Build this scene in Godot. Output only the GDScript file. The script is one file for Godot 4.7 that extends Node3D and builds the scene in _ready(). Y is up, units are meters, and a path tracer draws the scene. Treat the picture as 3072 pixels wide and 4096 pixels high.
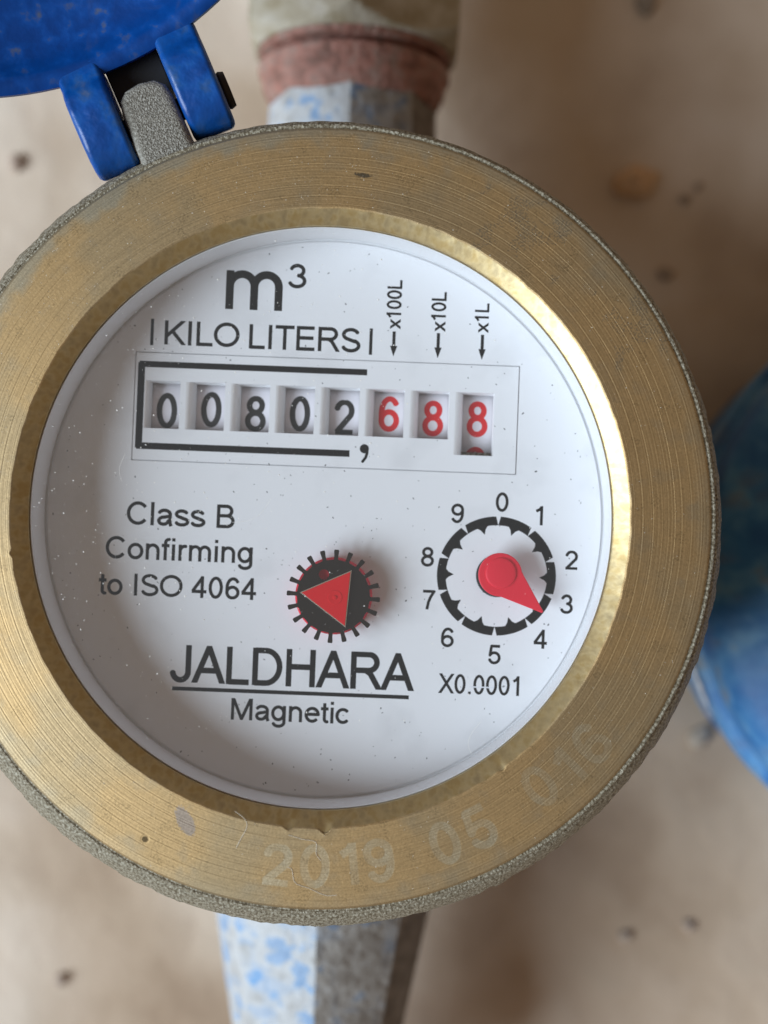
extends Node3D
# Close-up of a brass water meter, seen from straight above. Shapes are written in millimetres and stored in metres.

const TOP := 78.0          # height of the brass ring's flat face above the floor
const DIAL := -9.5         # the printed dial, measured from that face
const AXIS := -52.0        # axis of the pipes, measured from that face
const TURN := -2.2         # the meter sits slightly turned

var rng := RandomNumberGenerator.new()
var mats := {}
var noise_bytes := {}

# ------------------------------------------------------------------ naming and committing
func tag(o: Node, label: String, category: String, group := "") -> void:
	o.set_meta("label", label)
	o.set_meta("category", category)
	if group != "":
		o.set_meta("group", group)

func base(called: String, at: Vector3, turn: float, label: String, category: String, group := "") -> Node3D:
	var o := Node3D.new()
	o.name = called
	add_child(o, true)
	o.position = at * 0.001
	o.rotation_degrees.y = turn
	tag(o, label, category, group)
	return o

# A triangle list being collected: corners run counter-clockwise seen from outside.
class Soup:
	var v := PackedVector3Array()
	var uv := PackedVector2Array()
	func tri(a: Vector3, b: Vector3, c: Vector3) -> void:
		v.append(a); v.append(b); v.append(c)
	func quad(a: Vector3, b: Vector3, c: Vector3, d: Vector3) -> void:
		tri(a, b, c); tri(a, c, d)
	func add(o: Soup, t := Transform3D()) -> void:
		for p in o.v:
			v.append(t * p)

# crease: faces meeting at less than this angle are smoothed. plan: uv = (x, z) / plan + 0.5
func mesh_of(s: Soup, m: Material, crease := 40.0, plan := 0.0, t := Transform3D(), tint = null) -> ArrayMesh:
	var n := s.v.size()
	var pos := PackedVector3Array(); pos.resize(n)
	var fn := PackedVector3Array(); fn.resize(n / 3)
	var around := {}
	for i in n / 3:
		for k in 3:
			pos[i * 3 + k] = t * s.v[i * 3 + k]
		fn[i] = (pos[i * 3 + 1] - pos[i * 3]).cross(pos[i * 3 + 2] - pos[i * 3])
		for k in 3:
			var key := Vector3i((pos[i * 3 + k] * 2000.0).round())
			if around.has(key):
				around[key].append(i)
			else:
				around[key] = PackedInt32Array([i])
	var limit := cos(deg_to_rad(crease))
	var out_p := PackedVector3Array(); out_p.resize(n)
	var out_n := PackedVector3Array(); out_n.resize(n)
	var out_uv := PackedVector2Array(); out_uv.resize(n)
	var swap := [0, 2, 1]
	for i in n / 3:
		var own := fn[i].normalized()
		for k in 3:
			var p := pos[i * 3 + k]
			var total := Vector3.ZERO
			for j in around[Vector3i((p * 2000.0).round())]:
				if fn[j].normalized().dot(own) >= limit:
					total += fn[j]
			var at: int = i * 3 + swap[k]
			out_p[at] = p * 0.001
			out_n[at] = total.normalized() if total.length() > 1e-12 else own
			out_uv[at] = s.uv[i * 3 + k] if s.uv.size() == n else (Vector2(p.x, p.z) / plan + Vector2(0.5, 0.5) if plan > 0.0 else Vector2.ZERO)
	var a := []
	a.resize(Mesh.ARRAY_MAX)
	a[Mesh.ARRAY_VERTEX] = out_p
	a[Mesh.ARRAY_NORMAL] = out_n
	a[Mesh.ARRAY_TEX_UV] = out_uv
	if tint != null:
		var colors := PackedColorArray()
		for p in out_p:
			colors.append(tint.call(p * 1000.0))
		a[Mesh.ARRAY_COLOR] = colors
	var mesh := ArrayMesh.new()
	mesh.add_surface_from_arrays(Mesh.PRIMITIVE_TRIANGLES, a)
	mesh.surface_set_material(0, m)
	return mesh

func put(called: String, parent: Node, mesh: Mesh, lift := 0.0) -> MeshInstance3D:
	var o := MeshInstance3D.new()
	o.name = called
	o.mesh = mesh
	parent.add_child(o, true)
	o.position.y = lift * 0.001
	return o

# ------------------------------------------------------------------ shapes
# profile (radius, y) runs up the outside and inwards over the top; warp(angle, radius, y) may move a point
func lathe(profile: PackedVector2Array, n: int, warp = null) -> Soup:
	var s := Soup.new()
	var rows := []
	for p in profile:
		var row := PackedVector3Array()
		for k in n + 1:
			var a := TAU * (k % n) / n
			var q := Vector3(p.x * cos(a), p.y, p.x * sin(a))
			row.append(warp.call(a, p.x, p.y) if warp != null else q)
		rows.append(row)
	for i in profile.size() - 1:
		for k in n:
			if profile[i].x > 1e-6:
				s.tri(rows[i][k], rows[i + 1][k], rows[i][k + 1])
			if profile[i + 1].x > 1e-6:
				s.tri(rows[i + 1][k], rows[i + 1][k + 1], rows[i][k + 1])
	return s

func area(p: PackedVector2Array) -> float:
	var t := 0.0
	for i in p.size():
		t += p[i].cross(p[(i + 1) % p.size()])
	return t / 2.0

func inset(p: PackedVector2Array, d: float) -> PackedVector2Array:
	var out := PackedVector2Array()
	var n := p.size()
	for i in n:
		var e0 := (p[i] - p[(i + n - 1) % n]).normalized()
		var e1 := (p[(i + 1) % n] - p[i]).normalized()
		var n0 := Vector2(-e0.y, e0.x)
		var n1 := Vector2(-e1.y, e1.x)
		var m := (n0 + n1)
		var l := maxf(m.length_squared() / 2.0, 0.25)
		out.append(p[i] + m / l * d)
	return out

# outline in (x, z), raised from y0 to y1, top and bottom edges bevelled
func prism(outline: PackedVector2Array, y0: float, y1: float, bevel := 0.0, steps := 2) -> Soup:
	var p := outline
	if area(p) < 0.0:
		p = p.duplicate()
		p.reverse()
	var s := Soup.new()
	var rings := []
	var heights := []
	if bevel > 0.0:
		for k in steps + 1:
			var a := PI / 2 * k / steps
			rings.append(inset(p, bevel * (1.0 - sin(a)))); heights.append(y0 + bevel * (1.0 - cos(a)))
		for k in steps + 1:
			var a := PI / 2 * (steps - k) / steps
			rings.append(inset(p, bevel * (1.0 - sin(a)))); heights.append(y1 - bevel * (1.0 - cos(a)))
	else:
		rings = [p, p]
		heights = [y0, y1]
	var n := p.size()
	for r in rings.size() - 1:
		for i in n:
			var j := (i + 1) % n
			var a := Vector3(rings[r][i].x, heights[r], rings[r][i].y)
			var b := Vector3(rings[r + 1][i].x, heights[r + 1], rings[r + 1][i].y)
			var c := Vector3(rings[r + 1][j].x, heights[r + 1], rings[r + 1][j].y)
			var d := Vector3(rings[r][j].x, heights[r], rings[r][j].y)
			s.quad(a, b, c, d)
	for end in [0, rings.size() - 1]:
		var ring: PackedVector2Array = rings[end]
		var ids := Geometry2D.triangulate_polygon(ring)
		for k in ids.size() / 3:
			var q := [ring[ids[k * 3]], ring[ids[k * 3 + 1]], ring[ids[k * 3 + 2]]]
			var up: bool = (q[1] - q[0]).cross(q[2] - q[0]) < 0.0
			if up != (end > 0):
				q = [q[0], q[2], q[1]]
			s.tri(Vector3(q[0].x, heights[end], q[0].y), Vector3(q[1].x, heights[end], q[1].y), Vector3(q[2].x, heights[end], q[2].y))
	return s

func circle(r: float, n: int, c := Vector2.ZERO, from := 0.0, to := TAU) -> PackedVector2Array:
	var p := PackedVector2Array()
	var full := absf(to - from) > TAU - 1e-6
	for k in (n if full else n + 1):
		var a := from + (to - from) * k / n
		p.append(c + Vector2(cos(a), sin(a)) * r)
	return p

func flat(poly: PackedVector2Array, y: float) -> Soup:
	var s := Soup.new()
	var ids := Geometry2D.triangulate_polygon(poly)
	for k in ids.size() / 3:
		var q := [poly[ids[k * 3]], poly[ids[k * 3 + 1]], poly[ids[k * 3 + 2]]]
		if (q[1] - q[0]).cross(q[2] - q[0]) > 0.0:
			q = [q[0], q[2], q[1]]
		s.tri(Vector3(q[0].x, y, q[0].y), Vector3(q[1].x, y, q[1].y), Vector3(q[2].x, y, q[2].y))
	return s

func tube(path: PackedVector3Array, r: float, n := 6) -> Soup:
	var s := Soup.new()
	var rings := []
	for i in path.size():
		var d := (path[mini(i + 1, path.size() - 1)] - path[maxi(i - 1, 0)]).normalized()
		var u := d.cross(Vector3.UP if absf(d.y) < 0.9 else Vector3.RIGHT).normalized()
		var w := u.cross(d)
		var row := PackedVector3Array()
		for k in n:
			var a := TAU * k / n
			row.append(path[i] + (u * cos(a) + w * sin(a)) * r)
		rings.append(row)
	for i in path.size() - 1:
		for k in n:
			var l := (k + 1) % n
			s.quad(rings[i][k], rings[i][l], rings[i + 1][l], rings[i + 1][k])
	return s

func lump(r: Vector3, seed_no: int, rough: float, cut := -1.0) -> Soup:
	var fn := FastNoiseLite.new()
	fn.seed = seed_no
	fn.frequency = 0.9
	var s := Soup.new()
	var rows := 10
	var cols := 16
	var at := func(i: int, k: int) -> Vector3:
		var e := -PI / 2 + PI * i / rows
		var a := TAU * (k % cols) / cols
		var d := Vector3(cos(e) * cos(a), sin(e), cos(e) * sin(a))
		var q := d * (1.0 + rough * fn.get_noise_3dv(d * 1.4))
		q.y = maxf(q.y, cut)
		return q * r
	for i in rows:
		for k in cols:
			if i > 0:
				s.tri(at.call(i, k), at.call(i + 1, k), at.call(i, k + 1))
			if i < rows - 1:
				s.tri(at.call(i + 1, k), at.call(i + 1, k + 1), at.call(i, k + 1))
	return s

# ------------------------------------------------------------------ noise and materials
func lin(r: float, g: float, b: float) -> Color:
	return Color(r, g, b).linear_to_srgb()

func field(size: int, freq: float, octaves: int, seed_no: int, kind := FastNoiseLite.TYPE_SIMPLEX_SMOOTH) -> PackedByteArray:
	var key := "%d_%f_%d_%d_%d" % [size, freq, octaves, seed_no, kind]
	if not noise_bytes.has(key):
		var n := FastNoiseLite.new()
		n.noise_type = kind
		n.seed = seed_no
		n.frequency = freq
		n.fractal_octaves = octaves
		if octaves == 1:
			n.fractal_type = FastNoiseLite.FRACTAL_NONE
		var im := n.get_seamless_image(size, size)
		im.convert(Image.FORMAT_L8)
		noise_bytes[key] = im.get_data()
	return noise_bytes[key]

# a seamless noise texture whose tones run through the given linear colours
func ramp(size: int, freq: float, octaves: int, seed_no: int, colors: Array, steps: Array, kind := FastNoiseLite.TYPE_SIMPLEX_SMOOTH) -> ImageTexture:
	var f := field(size, freq, octaves, seed_no, kind)
	var g := Gradient.new()
	g.offsets = PackedFloat32Array(steps)
	g.colors = PackedColorArray(colors)
	var table := []
	for i in 256:
		table.append(g.sample(i / 255.0).linear_to_srgb())
	var d := PackedByteArray()
	d.resize(size * size * 3)
	for i in size * size:
		var c: Color = table[f[i]]
		d[i * 3] = c.r8; d[i * 3 + 1] = c.g8; d[i * 3 + 2] = c.b8
	return ImageTexture.create_from_image(Image.create_from_data(size, size, false, Image.FORMAT_RGB8, d))

func grey(size: int, freq: float, octaves: int, seed_no: int, kind := FastNoiseLite.TYPE_SIMPLEX_SMOOTH) -> ImageTexture:
	return ImageTexture.create_from_image(Image.create_from_data(size, size, false, Image.FORMAT_L8, field(size, freq, octaves, seed_no, kind)))

func plain(color: Color, rough: float, metal := 0.0, spec := 0.5) -> StandardMaterial3D:
	var m := StandardMaterial3D.new()
	m.albedo_color = color
	m.roughness = rough
	m.metallic = metal
	m.metallic_specular = spec
	return m

# tile: millimetres that one repeat of the texture covers; relief: height in millimetres
func grained(albedo: Texture2D, height: Texture2D, tile: float, relief: float, rough: float, metal := 0.0, spec := 0.5) -> StandardMaterial3D:
	var m := plain(Color.WHITE, rough, metal, spec)
	m.albedo_texture = albedo
	m.uv1_triplanar = true
	m.uv1_scale = Vector3.ONE * (1000.0 / tile)
	if height:
		m.heightmap_enabled = true
		m.heightmap_texture = height
		m.heightmap_scale = relief * 0.1
	return m

# ------------------------------------------------------------------ lettering: strokes on a 100-unit capital height, drawn with a pen 13 wide
# M starts a stroke, L runs through points, E follows an ellipse (centre, radii, from, to in degrees)
const GLYPHS := {
	"0": [78, "E 38 50 26 43.5 0 360"],
	"1": [78, "M L 45 0 45 100 M L 45 95 35 82 17 73"],
	"2": [78, "M E 38 68.5 25.5 25 172 -32 L 13 7 M L 8 6.5 69 6.5"],
	"3": [78, "M E 36 72 22 21.5 165 -80 M E 36 29.5 26.5 23 88 -165"],
	"4": [78, "M L 52 0 52 100 M L 54 97 8 31 M L 4 29.5 72 29.5"],
	"5": [78, "M L 66 93.5 22 93.5 15 46 E 38 33 26 26.5 145 -165"],
	"6": [78, "M E 39 30.5 26 24.5 0 360 M E 41 52 28 41.5 35 180 L 13 32"],
	"7": [78, "M L 8 93.5 66 93.5 50 68 38 38 31 0"],
	"8": [78, "E 38 74 22 20 0 360 M E 38 29 26.5 23 0 360"],
	"9": [78, "E 37 69.5 26 24.5 0 360 M L 63 70 E 35 48 28 41.5 0 -145"],
	"A": [93, "M L 3 -3 46.5 97 90 -3 M L 20 34 73 34"],
	"B": [93, "M L 15 0 15 100 M L 15 93.5 50 93.5 E 50 73 22 20.5 90 -90 L 15 52.5 M L 15 52.5 52 52.5 E 53 29.5 26 23 90 -90 L 15 6.5"],
	"C": [101, "M E 53 50 41 43.5 38 322"],
	"D": [101, "M L 15 0 15 100 M L 15 93.5 44 93.5 E 46 50 42 43.5 90 -90 L 15 6.5"],
	"E": [93, "M L 15 0 15 100 M L 15 93.5 84 93.5 M L 15 52 80 52 M L 15 6.5 86 6.5"],
	"H": [101, "M L 15 0 15 100 M L 86 0 86 100 M L 15 53 86 53"],
	"I": [39, "M L 19.5 0 19.5 100"],
	"J": [70, "M L 55 100 55 30 E 32 29 23 22.5 0 -178"],
	"K": [93, "M L 15 0 15 100 M L 90 105 17 36 M L 39 58 92 -4"],
	"L": [78, "M L 15 0 15 100 M L 15 6.5 75 6.5"],
	"M": [116, "M L 15 0 15 100 M L 16 102 58 4 100 102 M L 101 0 101 100"],
	"O": [109, "E 54.5 50 46 43.5 0 360"],
	"R": [101, "M L 15 0 15 100 M L 15 93.5 60 93.5 E 60 72 24.5 21.5 90 -90 L 15 50.5 M L 52 50.5 66 42 96 -4"],
	"S": [93, "M E 46 73 31 20.5 18 250 L 62 45 E 47 28 34 21.5 62 -165"],
	"T": [85, "M L 42.5 0 42.5 100 M L 2 93.5 83 93.5"],
	"X": [93, "M L 3 -5 88 105 M L 5 105 90 -5"],
	"a": [78, "M E 37 48 25 18.5 158 0 L 62 12 67 -1 M L 62 42 36 37 E 33 21.5 20 15 95 345 L 62 28"],
	"c": [70, "M E 36 36 28 30 42 318"],
	"e": [78, "M L 12 38 68 38 E 39.5 36 28.5 30 4 318"],
	"f": [39, "M L 18 0 18 80 E 34 80 16 14 180 82 M L 1 66 36 66"],
	"g": [78, "E 36 37 26 29.5 0 360 M L 64 72 64 -4 E 38 -4 26 19 0 -165"],
	"i": [31, "M L 15.5 0 15.5 72.5 M L 15.5 86 15.5 100"],
	"l": [31, "M L 15.5 0 15.5 100"],
	"m": [116, "M L 15 0 15 72.5 M E 36.5 43 21.5 23 180 0 L 58 0 M E 79.5 43 21.5 23 180 0 L 101 0"],
	"n": [78, "M L 15 0 15 72.5 M E 39 42 24 24 180 0 L 63 0"],
	"o": [78, "E 39 36.2 28.5 30 0 360"],
	"r": [47, "M L 15 0 15 72.5 M E 36 42 21 24 180 72"],
	"s": [70, "M E 34 52.5 23 13.8 20 250 L 47 32 E 35.5 20 25.5 13.8 65 -165"],
	"t": [39, "M L 19 92 19 18 E 31 18 12 12 180 285 M L 2 66 37 66"],
	"x": [70, "M L 2 -4 68 77 M L 2 77 68 -4"],
	".": [39, "M L 19.5 0 19.5 13"],
	" ": [39, ""],
}
const CUT := "AKXMx4R2"        # these end square on the baseline

func strokes_of(letter: String) -> Array:
	var out := []
	var cur := PackedVector2Array()
	var t: PackedStringArray = GLYPHS[letter][1].split(" ", false)
	var i := 0
	while i < t.size():
		if t[i] == "M":
			if cur.size() > 1:
				out.append(cur)
			cur = PackedVector2Array()
			i += 1
		elif t[i] == "L":
			i += 1
			while i < t.size() and t[i].is_valid_float():
				cur.append(Vector2(float(t[i]), float(t[i + 1])))
				i += 2
		elif t[i] == "E":
			var e := []
			for k in 6:
				e.append(float(t[i + 1 + k]))
			i += 7
			var n := maxi(4, int(absf(e[5] - e[4]) / 9.0))
			for k in n + 1:
				var a := deg_to_rad(lerpf(e[4], e[5], float(k) / n))
				cur.append(Vector2(e[0] + e[2] * cos(a), e[1] + e[3] * sin(a)))
	if cur.size() > 1:
		out.append(cur)
	return out

# a sheet of ink: one byte of coverage per pixel
class Ink:
	var w: int
	var h: int
	var scale: float
	var zero: Vector2           # pixel of the origin
	var ink := PackedByteArray()
	func _init(w_: int, h_: int, scale_: float, zero_: Vector2) -> void:
		w = w_; h = h_; scale = scale_; zero = zero_
		ink.resize(w * h)
	func dab(at: int, c: float) -> void:
		var v := int(clampf(c, 0.0, 1.0) * 255.0)
		if v > ink[at]:
			ink[at] = v
	# open: the two ends are cut square. clip: points with a dot product outside lo..hi are left out
	func stroke(path: PackedVector2Array, width: float, open := true, clip := Vector2.ZERO, lo := 0.0, hi := 0.0) -> void:
		var r := width * scale / 2.0
		for i in path.size() - 1:
			var a := path[i] * scale + zero
			var b := path[i + 1] * scale + zero
			var d := b - a
			var l := d.length()
			if l < 0.001:
				continue
			d /= l
			var first := open and i == 0
			var last := open and i == path.size() - 2
			for y in range(maxi(0, int(minf(a.y, b.y) - r - 1)), mini(h, int(maxf(a.y, b.y) + r + 2))):
				for x in range(maxi(0, int(minf(a.x, b.x) - r - 1)), mini(w, int(maxf(a.x, b.x) + r + 2))):
					var p := Vector2(x + 0.5, y + 0.5)
					if clip != Vector2.ZERO:
						var q := (p - zero).dot(clip) / scale
						if q < lo or q > hi:
							continue
					var t := (p - a).dot(d)
					var c := 1.0
					if t < 0.0:
						if first:
							c = clampf(0.5 + t, 0.0, 1.0)
						else:
							c = -1.0
					elif t > l:
						if last:
							c = clampf(0.5 + l - t, 0.0, 1.0)
						else:
							c = -1.0
					var dist: float
					if c < 0.0:
						dist = minf((p - a).length(), (p - b).length())
						c = 1.0
					else:
						dist = absf((p - a).cross(d))
					c = minf(c, 0.5 + r - dist)
					if c > 0.0:
						dab(y * w + x, c)
	func fill(poly: PackedVector2Array) -> void:
		var lo := poly[0]
		var hi := poly[0]
		var q := PackedVector2Array()
		for p in poly:
			lo = lo.min(p); hi = hi.max(p)
			q.append(p * scale + zero)
		lo = lo * scale + zero; hi = hi * scale + zero
		for y in range(maxi(0, int(lo.y)), mini(h, int(hi.y) + 2)):
			for x in range(maxi(0, int(lo.x)), mini(w, int(hi.x) + 2)):
				var c := 0.0
				for k in 4:
					if Geometry2D.is_point_in_polygon(Vector2(x + 0.25 + 0.5 * (k % 2), y + 0.25 + 0.5 * (k / 2)), q):
						c += 0.25
				if c > 0.0:
					dab(y * w + x, c)

func natural_width(text: String) -> float:
	var t := 0.0
	for c in text:
		t += GLYPHS[c][0]
	return t

# text from a start point on its baseline; width and cap height in mm; turned clockwise by turn degrees
func write(sheet: Ink, text: String, at: Vector2, width: float, cap: float, pen := 13.0, turn := 0.0) -> void:
	var sx := width / natural_width(text)
	var sy := cap / 100.0
	var rot := Transform2D(deg_to_rad(turn), at)
	var up := rot.basis_xform(Vector2(0, -1))
	var x := 0.0
	for c in text:
		var tall := cap * (0.725 if c == "x" else 1.0)
		for path: PackedVector2Array in strokes_of(c):
			var q := PackedVector2Array()
			for p in path:
				q.append(rot * Vector2((x + p.x) * sx, -p.y * sy))
			var z := at.dot(up)
			var closed := path[0].distance_to(path[path.size() - 1]) < 0.01
			if c in CUT:
				sheet.stroke(q, pen * cap / 100.0, not closed, up, z, z + tall)
			else:
				sheet.stroke(q, pen * cap / 100.0, not closed)
		x += GLYPHS[c][0]

func line(sheet: Ink, a: Vector2, b: Vector2, width: float) -> void:
	sheet.stroke(PackedVector2Array([a, b]), width)

# ------------------------------------------------------------------ printed dial
const PLAN := 66.0

func dial_texture() -> ImageTexture:
	var n := 2048
	var sheet := Ink.new(n, n, n / PLAN, Vector2(n, n) / 2.0)
	write(sheet, "m", Vector2(-13.1, -24.05), 7.75, 6.3, 14.5)
	write(sheet, "3", Vector2(-5.45, -26.8), 2.6, 2.85, 14.5)
	line(sheet, Vector2(-21.0, -22.55), Vector2(-21.0, -19.45), 0.36)
	line(sheet, Vector2(4.68, -22.4), Vector2(4.68, -19.3), 0.36)
	write(sheet, "KILO", Vector2(-19.75, -19.58), 9.05, 2.85, 14.3)
	write(sheet, "LITERS", Vector2(-9.8, -19.5), 13.4, 2.85, 14.3)
	write(sheet, "x100L", Vector2(8.1, -22.5), 5.75, 1.72, 15.5, -90)
	write(sheet, "x10L", Vector2(13.35, -22.4), 4.65, 1.72, 15.5, -90)
	write(sheet, "x1L", Vector2(18.4, -22.45), 3.45, 1.65, 15.5, -90)
	for x in [7.37, 12.57, 17.74]:
		line(sheet, Vector2(x, -22.15), Vector2(x, -20.0), 0.36)
		sheet.fill(PackedVector2Array([Vector2(x - 0.42, -20.45), Vector2(x + 0.42, -20.45), Vector2(x, -19.22)]))
	line(sheet, Vector2(-22.3, -17.22), Vector2(4.37, -17.22), 0.7)
	line(sheet, Vector2(-22.3, -7.62), Vector2(2.68, -7.62), 0.76)
	line(sheet, Vector2(-22.05, -17.4), Vector2(-22.05, -7.4), 0.8)
	sheet.stroke(circle(0.26, 12, Vector2(4.4, -8.25)), 0.55, false)
	sheet.stroke(PackedVector2Array([Vector2(4.72, -8.3), Vector2(4.74, -7.8), Vector2(4.6, -7.25), Vector2(4.25, -6.75)]), 0.32, false)
	write(sheet, "Class B", Vector2(-23.2, 1.65), 12.95, 2.72, 14.3)
	write(sheet, "Confirming", Vector2(-25.5, 5.68), 17.5, 2.6, 14.3)
	write(sheet, "to ISO 4064", Vector2(-26.05, 9.93), 18.6, 2.55, 14.3)
	write(sheet, "JALDHARA", Vector2(-17.3, 19.83), 28.4, 4.35, 15.0)
	line(sheet, Vector2(-16.95, 20.57), Vector2(10.7, 20.57), 0.44)
	write(sheet, "Magnetic", Vector2(-10.15, 23.93), 14.1, 2.5, 14.3)
	write(sheet, "X0.0001", Vector2(14.15, 19.92), 9.85, 2.28, 13.5)
	# the small dial: a black ring notched outside at each figure, with teeth inside between them
	var c := Vector2(20.4, 6.03)
	for k in 10:
		var a0 := deg_to_rad(-90 + k * 36 + 2.3)
		var a1 := a0 + deg_to_rad(36 - 4.6)
		var poly := PackedVector2Array()
		for j in 13:
			var a := lerpf(a0, a1, j / 12.0)
			poly.append(c + Vector2(cos(a), sin(a)) * 6.95)
		var half := deg_to_rad(18 - 2.3)
		for j in 13:
			var a := lerpf(a1 + deg_to_rad(2.2), a0 - deg_to_rad(2.2), j / 12.0)
			var r := 5.93
			var off := absf(a - (a0 + half))
			if off < deg_to_rad(4.6):
				r = lerpf(5.0, 5.93, off / deg_to_rad(4.6))
			poly.append(c + Vector2(cos(a), sin(a)) * r)
		sheet.fill(poly)
	var numbers := [Vector2(20.75, -2.63), Vector2(25.25, -1.21), Vector2(29.1, 3.85), Vector2(28.74, 9.0), Vector2(25.8, 13.2), Vector2(20.49, 15.2), Vector2(14.92, 13.4), Vector2(12.57, 9.1), Vector2(12.27, 4.1), Vector2(15.6, -1.1)]
	for k in 10:
		write(sheet, str(k), numbers[k] + Vector2(-0.84, 1.12), 1.74, 2.24, 14.5)
	# worn ink: two gaps through the middle noughts and pin-holes everywhere
	var wear := field(512, 0.09, 3, 5)
	var dirt := field(512, 0.012, 4, 8)
	var d := PackedByteArray()
	d.resize(n * n * 3)
	for y in n:
		for x in n:
			var i := y * n + x
			var f: int = wear[((y * 2) % 512) * 512 + (x * 2) % 512]
			var g: int = dirt[(y / 4) * 512 + x / 4]
			var v := float(sheet.ink[i]) / 255.0
			if v > 0.0:
				if f > 232:
					v *= 0.35
				elif f > 214:
					v *= 0.85
			var shade := 1.0 - maxf(0.0, (g - 160) / 255.0) * 0.12
			d[i * 3] = int(lerpf(222.0 * shade, 11.0 + (f - 128) * 0.07, v))
			d[i * 3 + 1] = int(lerpf(223.0 * shade, 11.0 + (f - 128) * 0.07, v))
			d[i * 3 + 2] = int(lerpf(226.0 * shade, 11.0 + (f - 128) * 0.07, v))
	# scratch through the noughts of the multiplier, as on the worn print
	var s := n / PLAN
	for px in range(int((17.7 + 33) * s), int((20.6 + 33) * s)):
		for py in range(int((19.0 + 33) * s), int((19.17 + 33) * s)):
			var i := (py * n + px) * 3
			d[i] = 214; d[i + 1] = 216; d[i + 2] = 222
	# loose dark grains behind the glass
	for k in 420:
		var a := rng.randf() * TAU
		var r := sqrt(rng.randf()) * 32.0
		var p := Vector2(cos(a), sin(a)) * r * s + Vector2(n, n) / 2
		var size := rng.randf_range(0.03, 0.1) * s * (1.6 if rng.randf() < 0.08 else 1.0)
		var tone := rng.randf_range(0.3, 0.85)
		var stretch := Vector2(rng.randf_range(0.6, 1.6), 1).rotated(rng.randf() * TAU)
		for yy in range(int(-size * 2), int(size * 2) + 1):
			for xx in range(int(-size * 2), int(size * 2) + 1):
				var q := Vector2(xx, yy)
				if q.length() + absf(q.dot(stretch)) * 0.6 < size * 1.3:
					var X := int(p.x) + xx
					var Y := int(p.y) + yy
					if X >= 0 and Y >= 0 and X < n and Y < n:
						var i := (Y * n + X) * 3
						for ch in 3:
							d[i + ch] = int(lerpf(d[i + ch], 45.0, tone))
	return ImageTexture.create_from_image(Image.create_from_data(n, n, false, Image.FORMAT_RGB8, d))

func wheel_texture(red: bool) -> ImageTexture:
	var w := 144
	var h := 2000
	var per := h / 10.0
	var sheet := Ink.new(w, h, 36.36, Vector2(w / 2.0, 0))
	for k in 10:
		write(sheet, str(k), Vector2(-1.30, (k + 0.5) * 5.5 + 2.07), 2.66, 4.14, 16.0)
	var d := PackedByteArray()
	d.resize(w * h * 3)
	for i in w * h:
		var v := sheet.ink[i] / 255.0
		d[i * 3] = int(lerpf(218, 205 if red else 12, v))
		d[i * 3 + 1] = int(lerpf(214, 12 if red else 11, v))
		d[i * 3 + 2] = int(lerpf(220, 22 if red else 11, v))
	return ImageTexture.create_from_image(Image.create_from_data(w, h, false, Image.FORMAT_RGB8, d))

# ------------------------------------------------------------------ turned brass: colour and relief of the flat face
const RING_PLAN := 92.0

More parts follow.
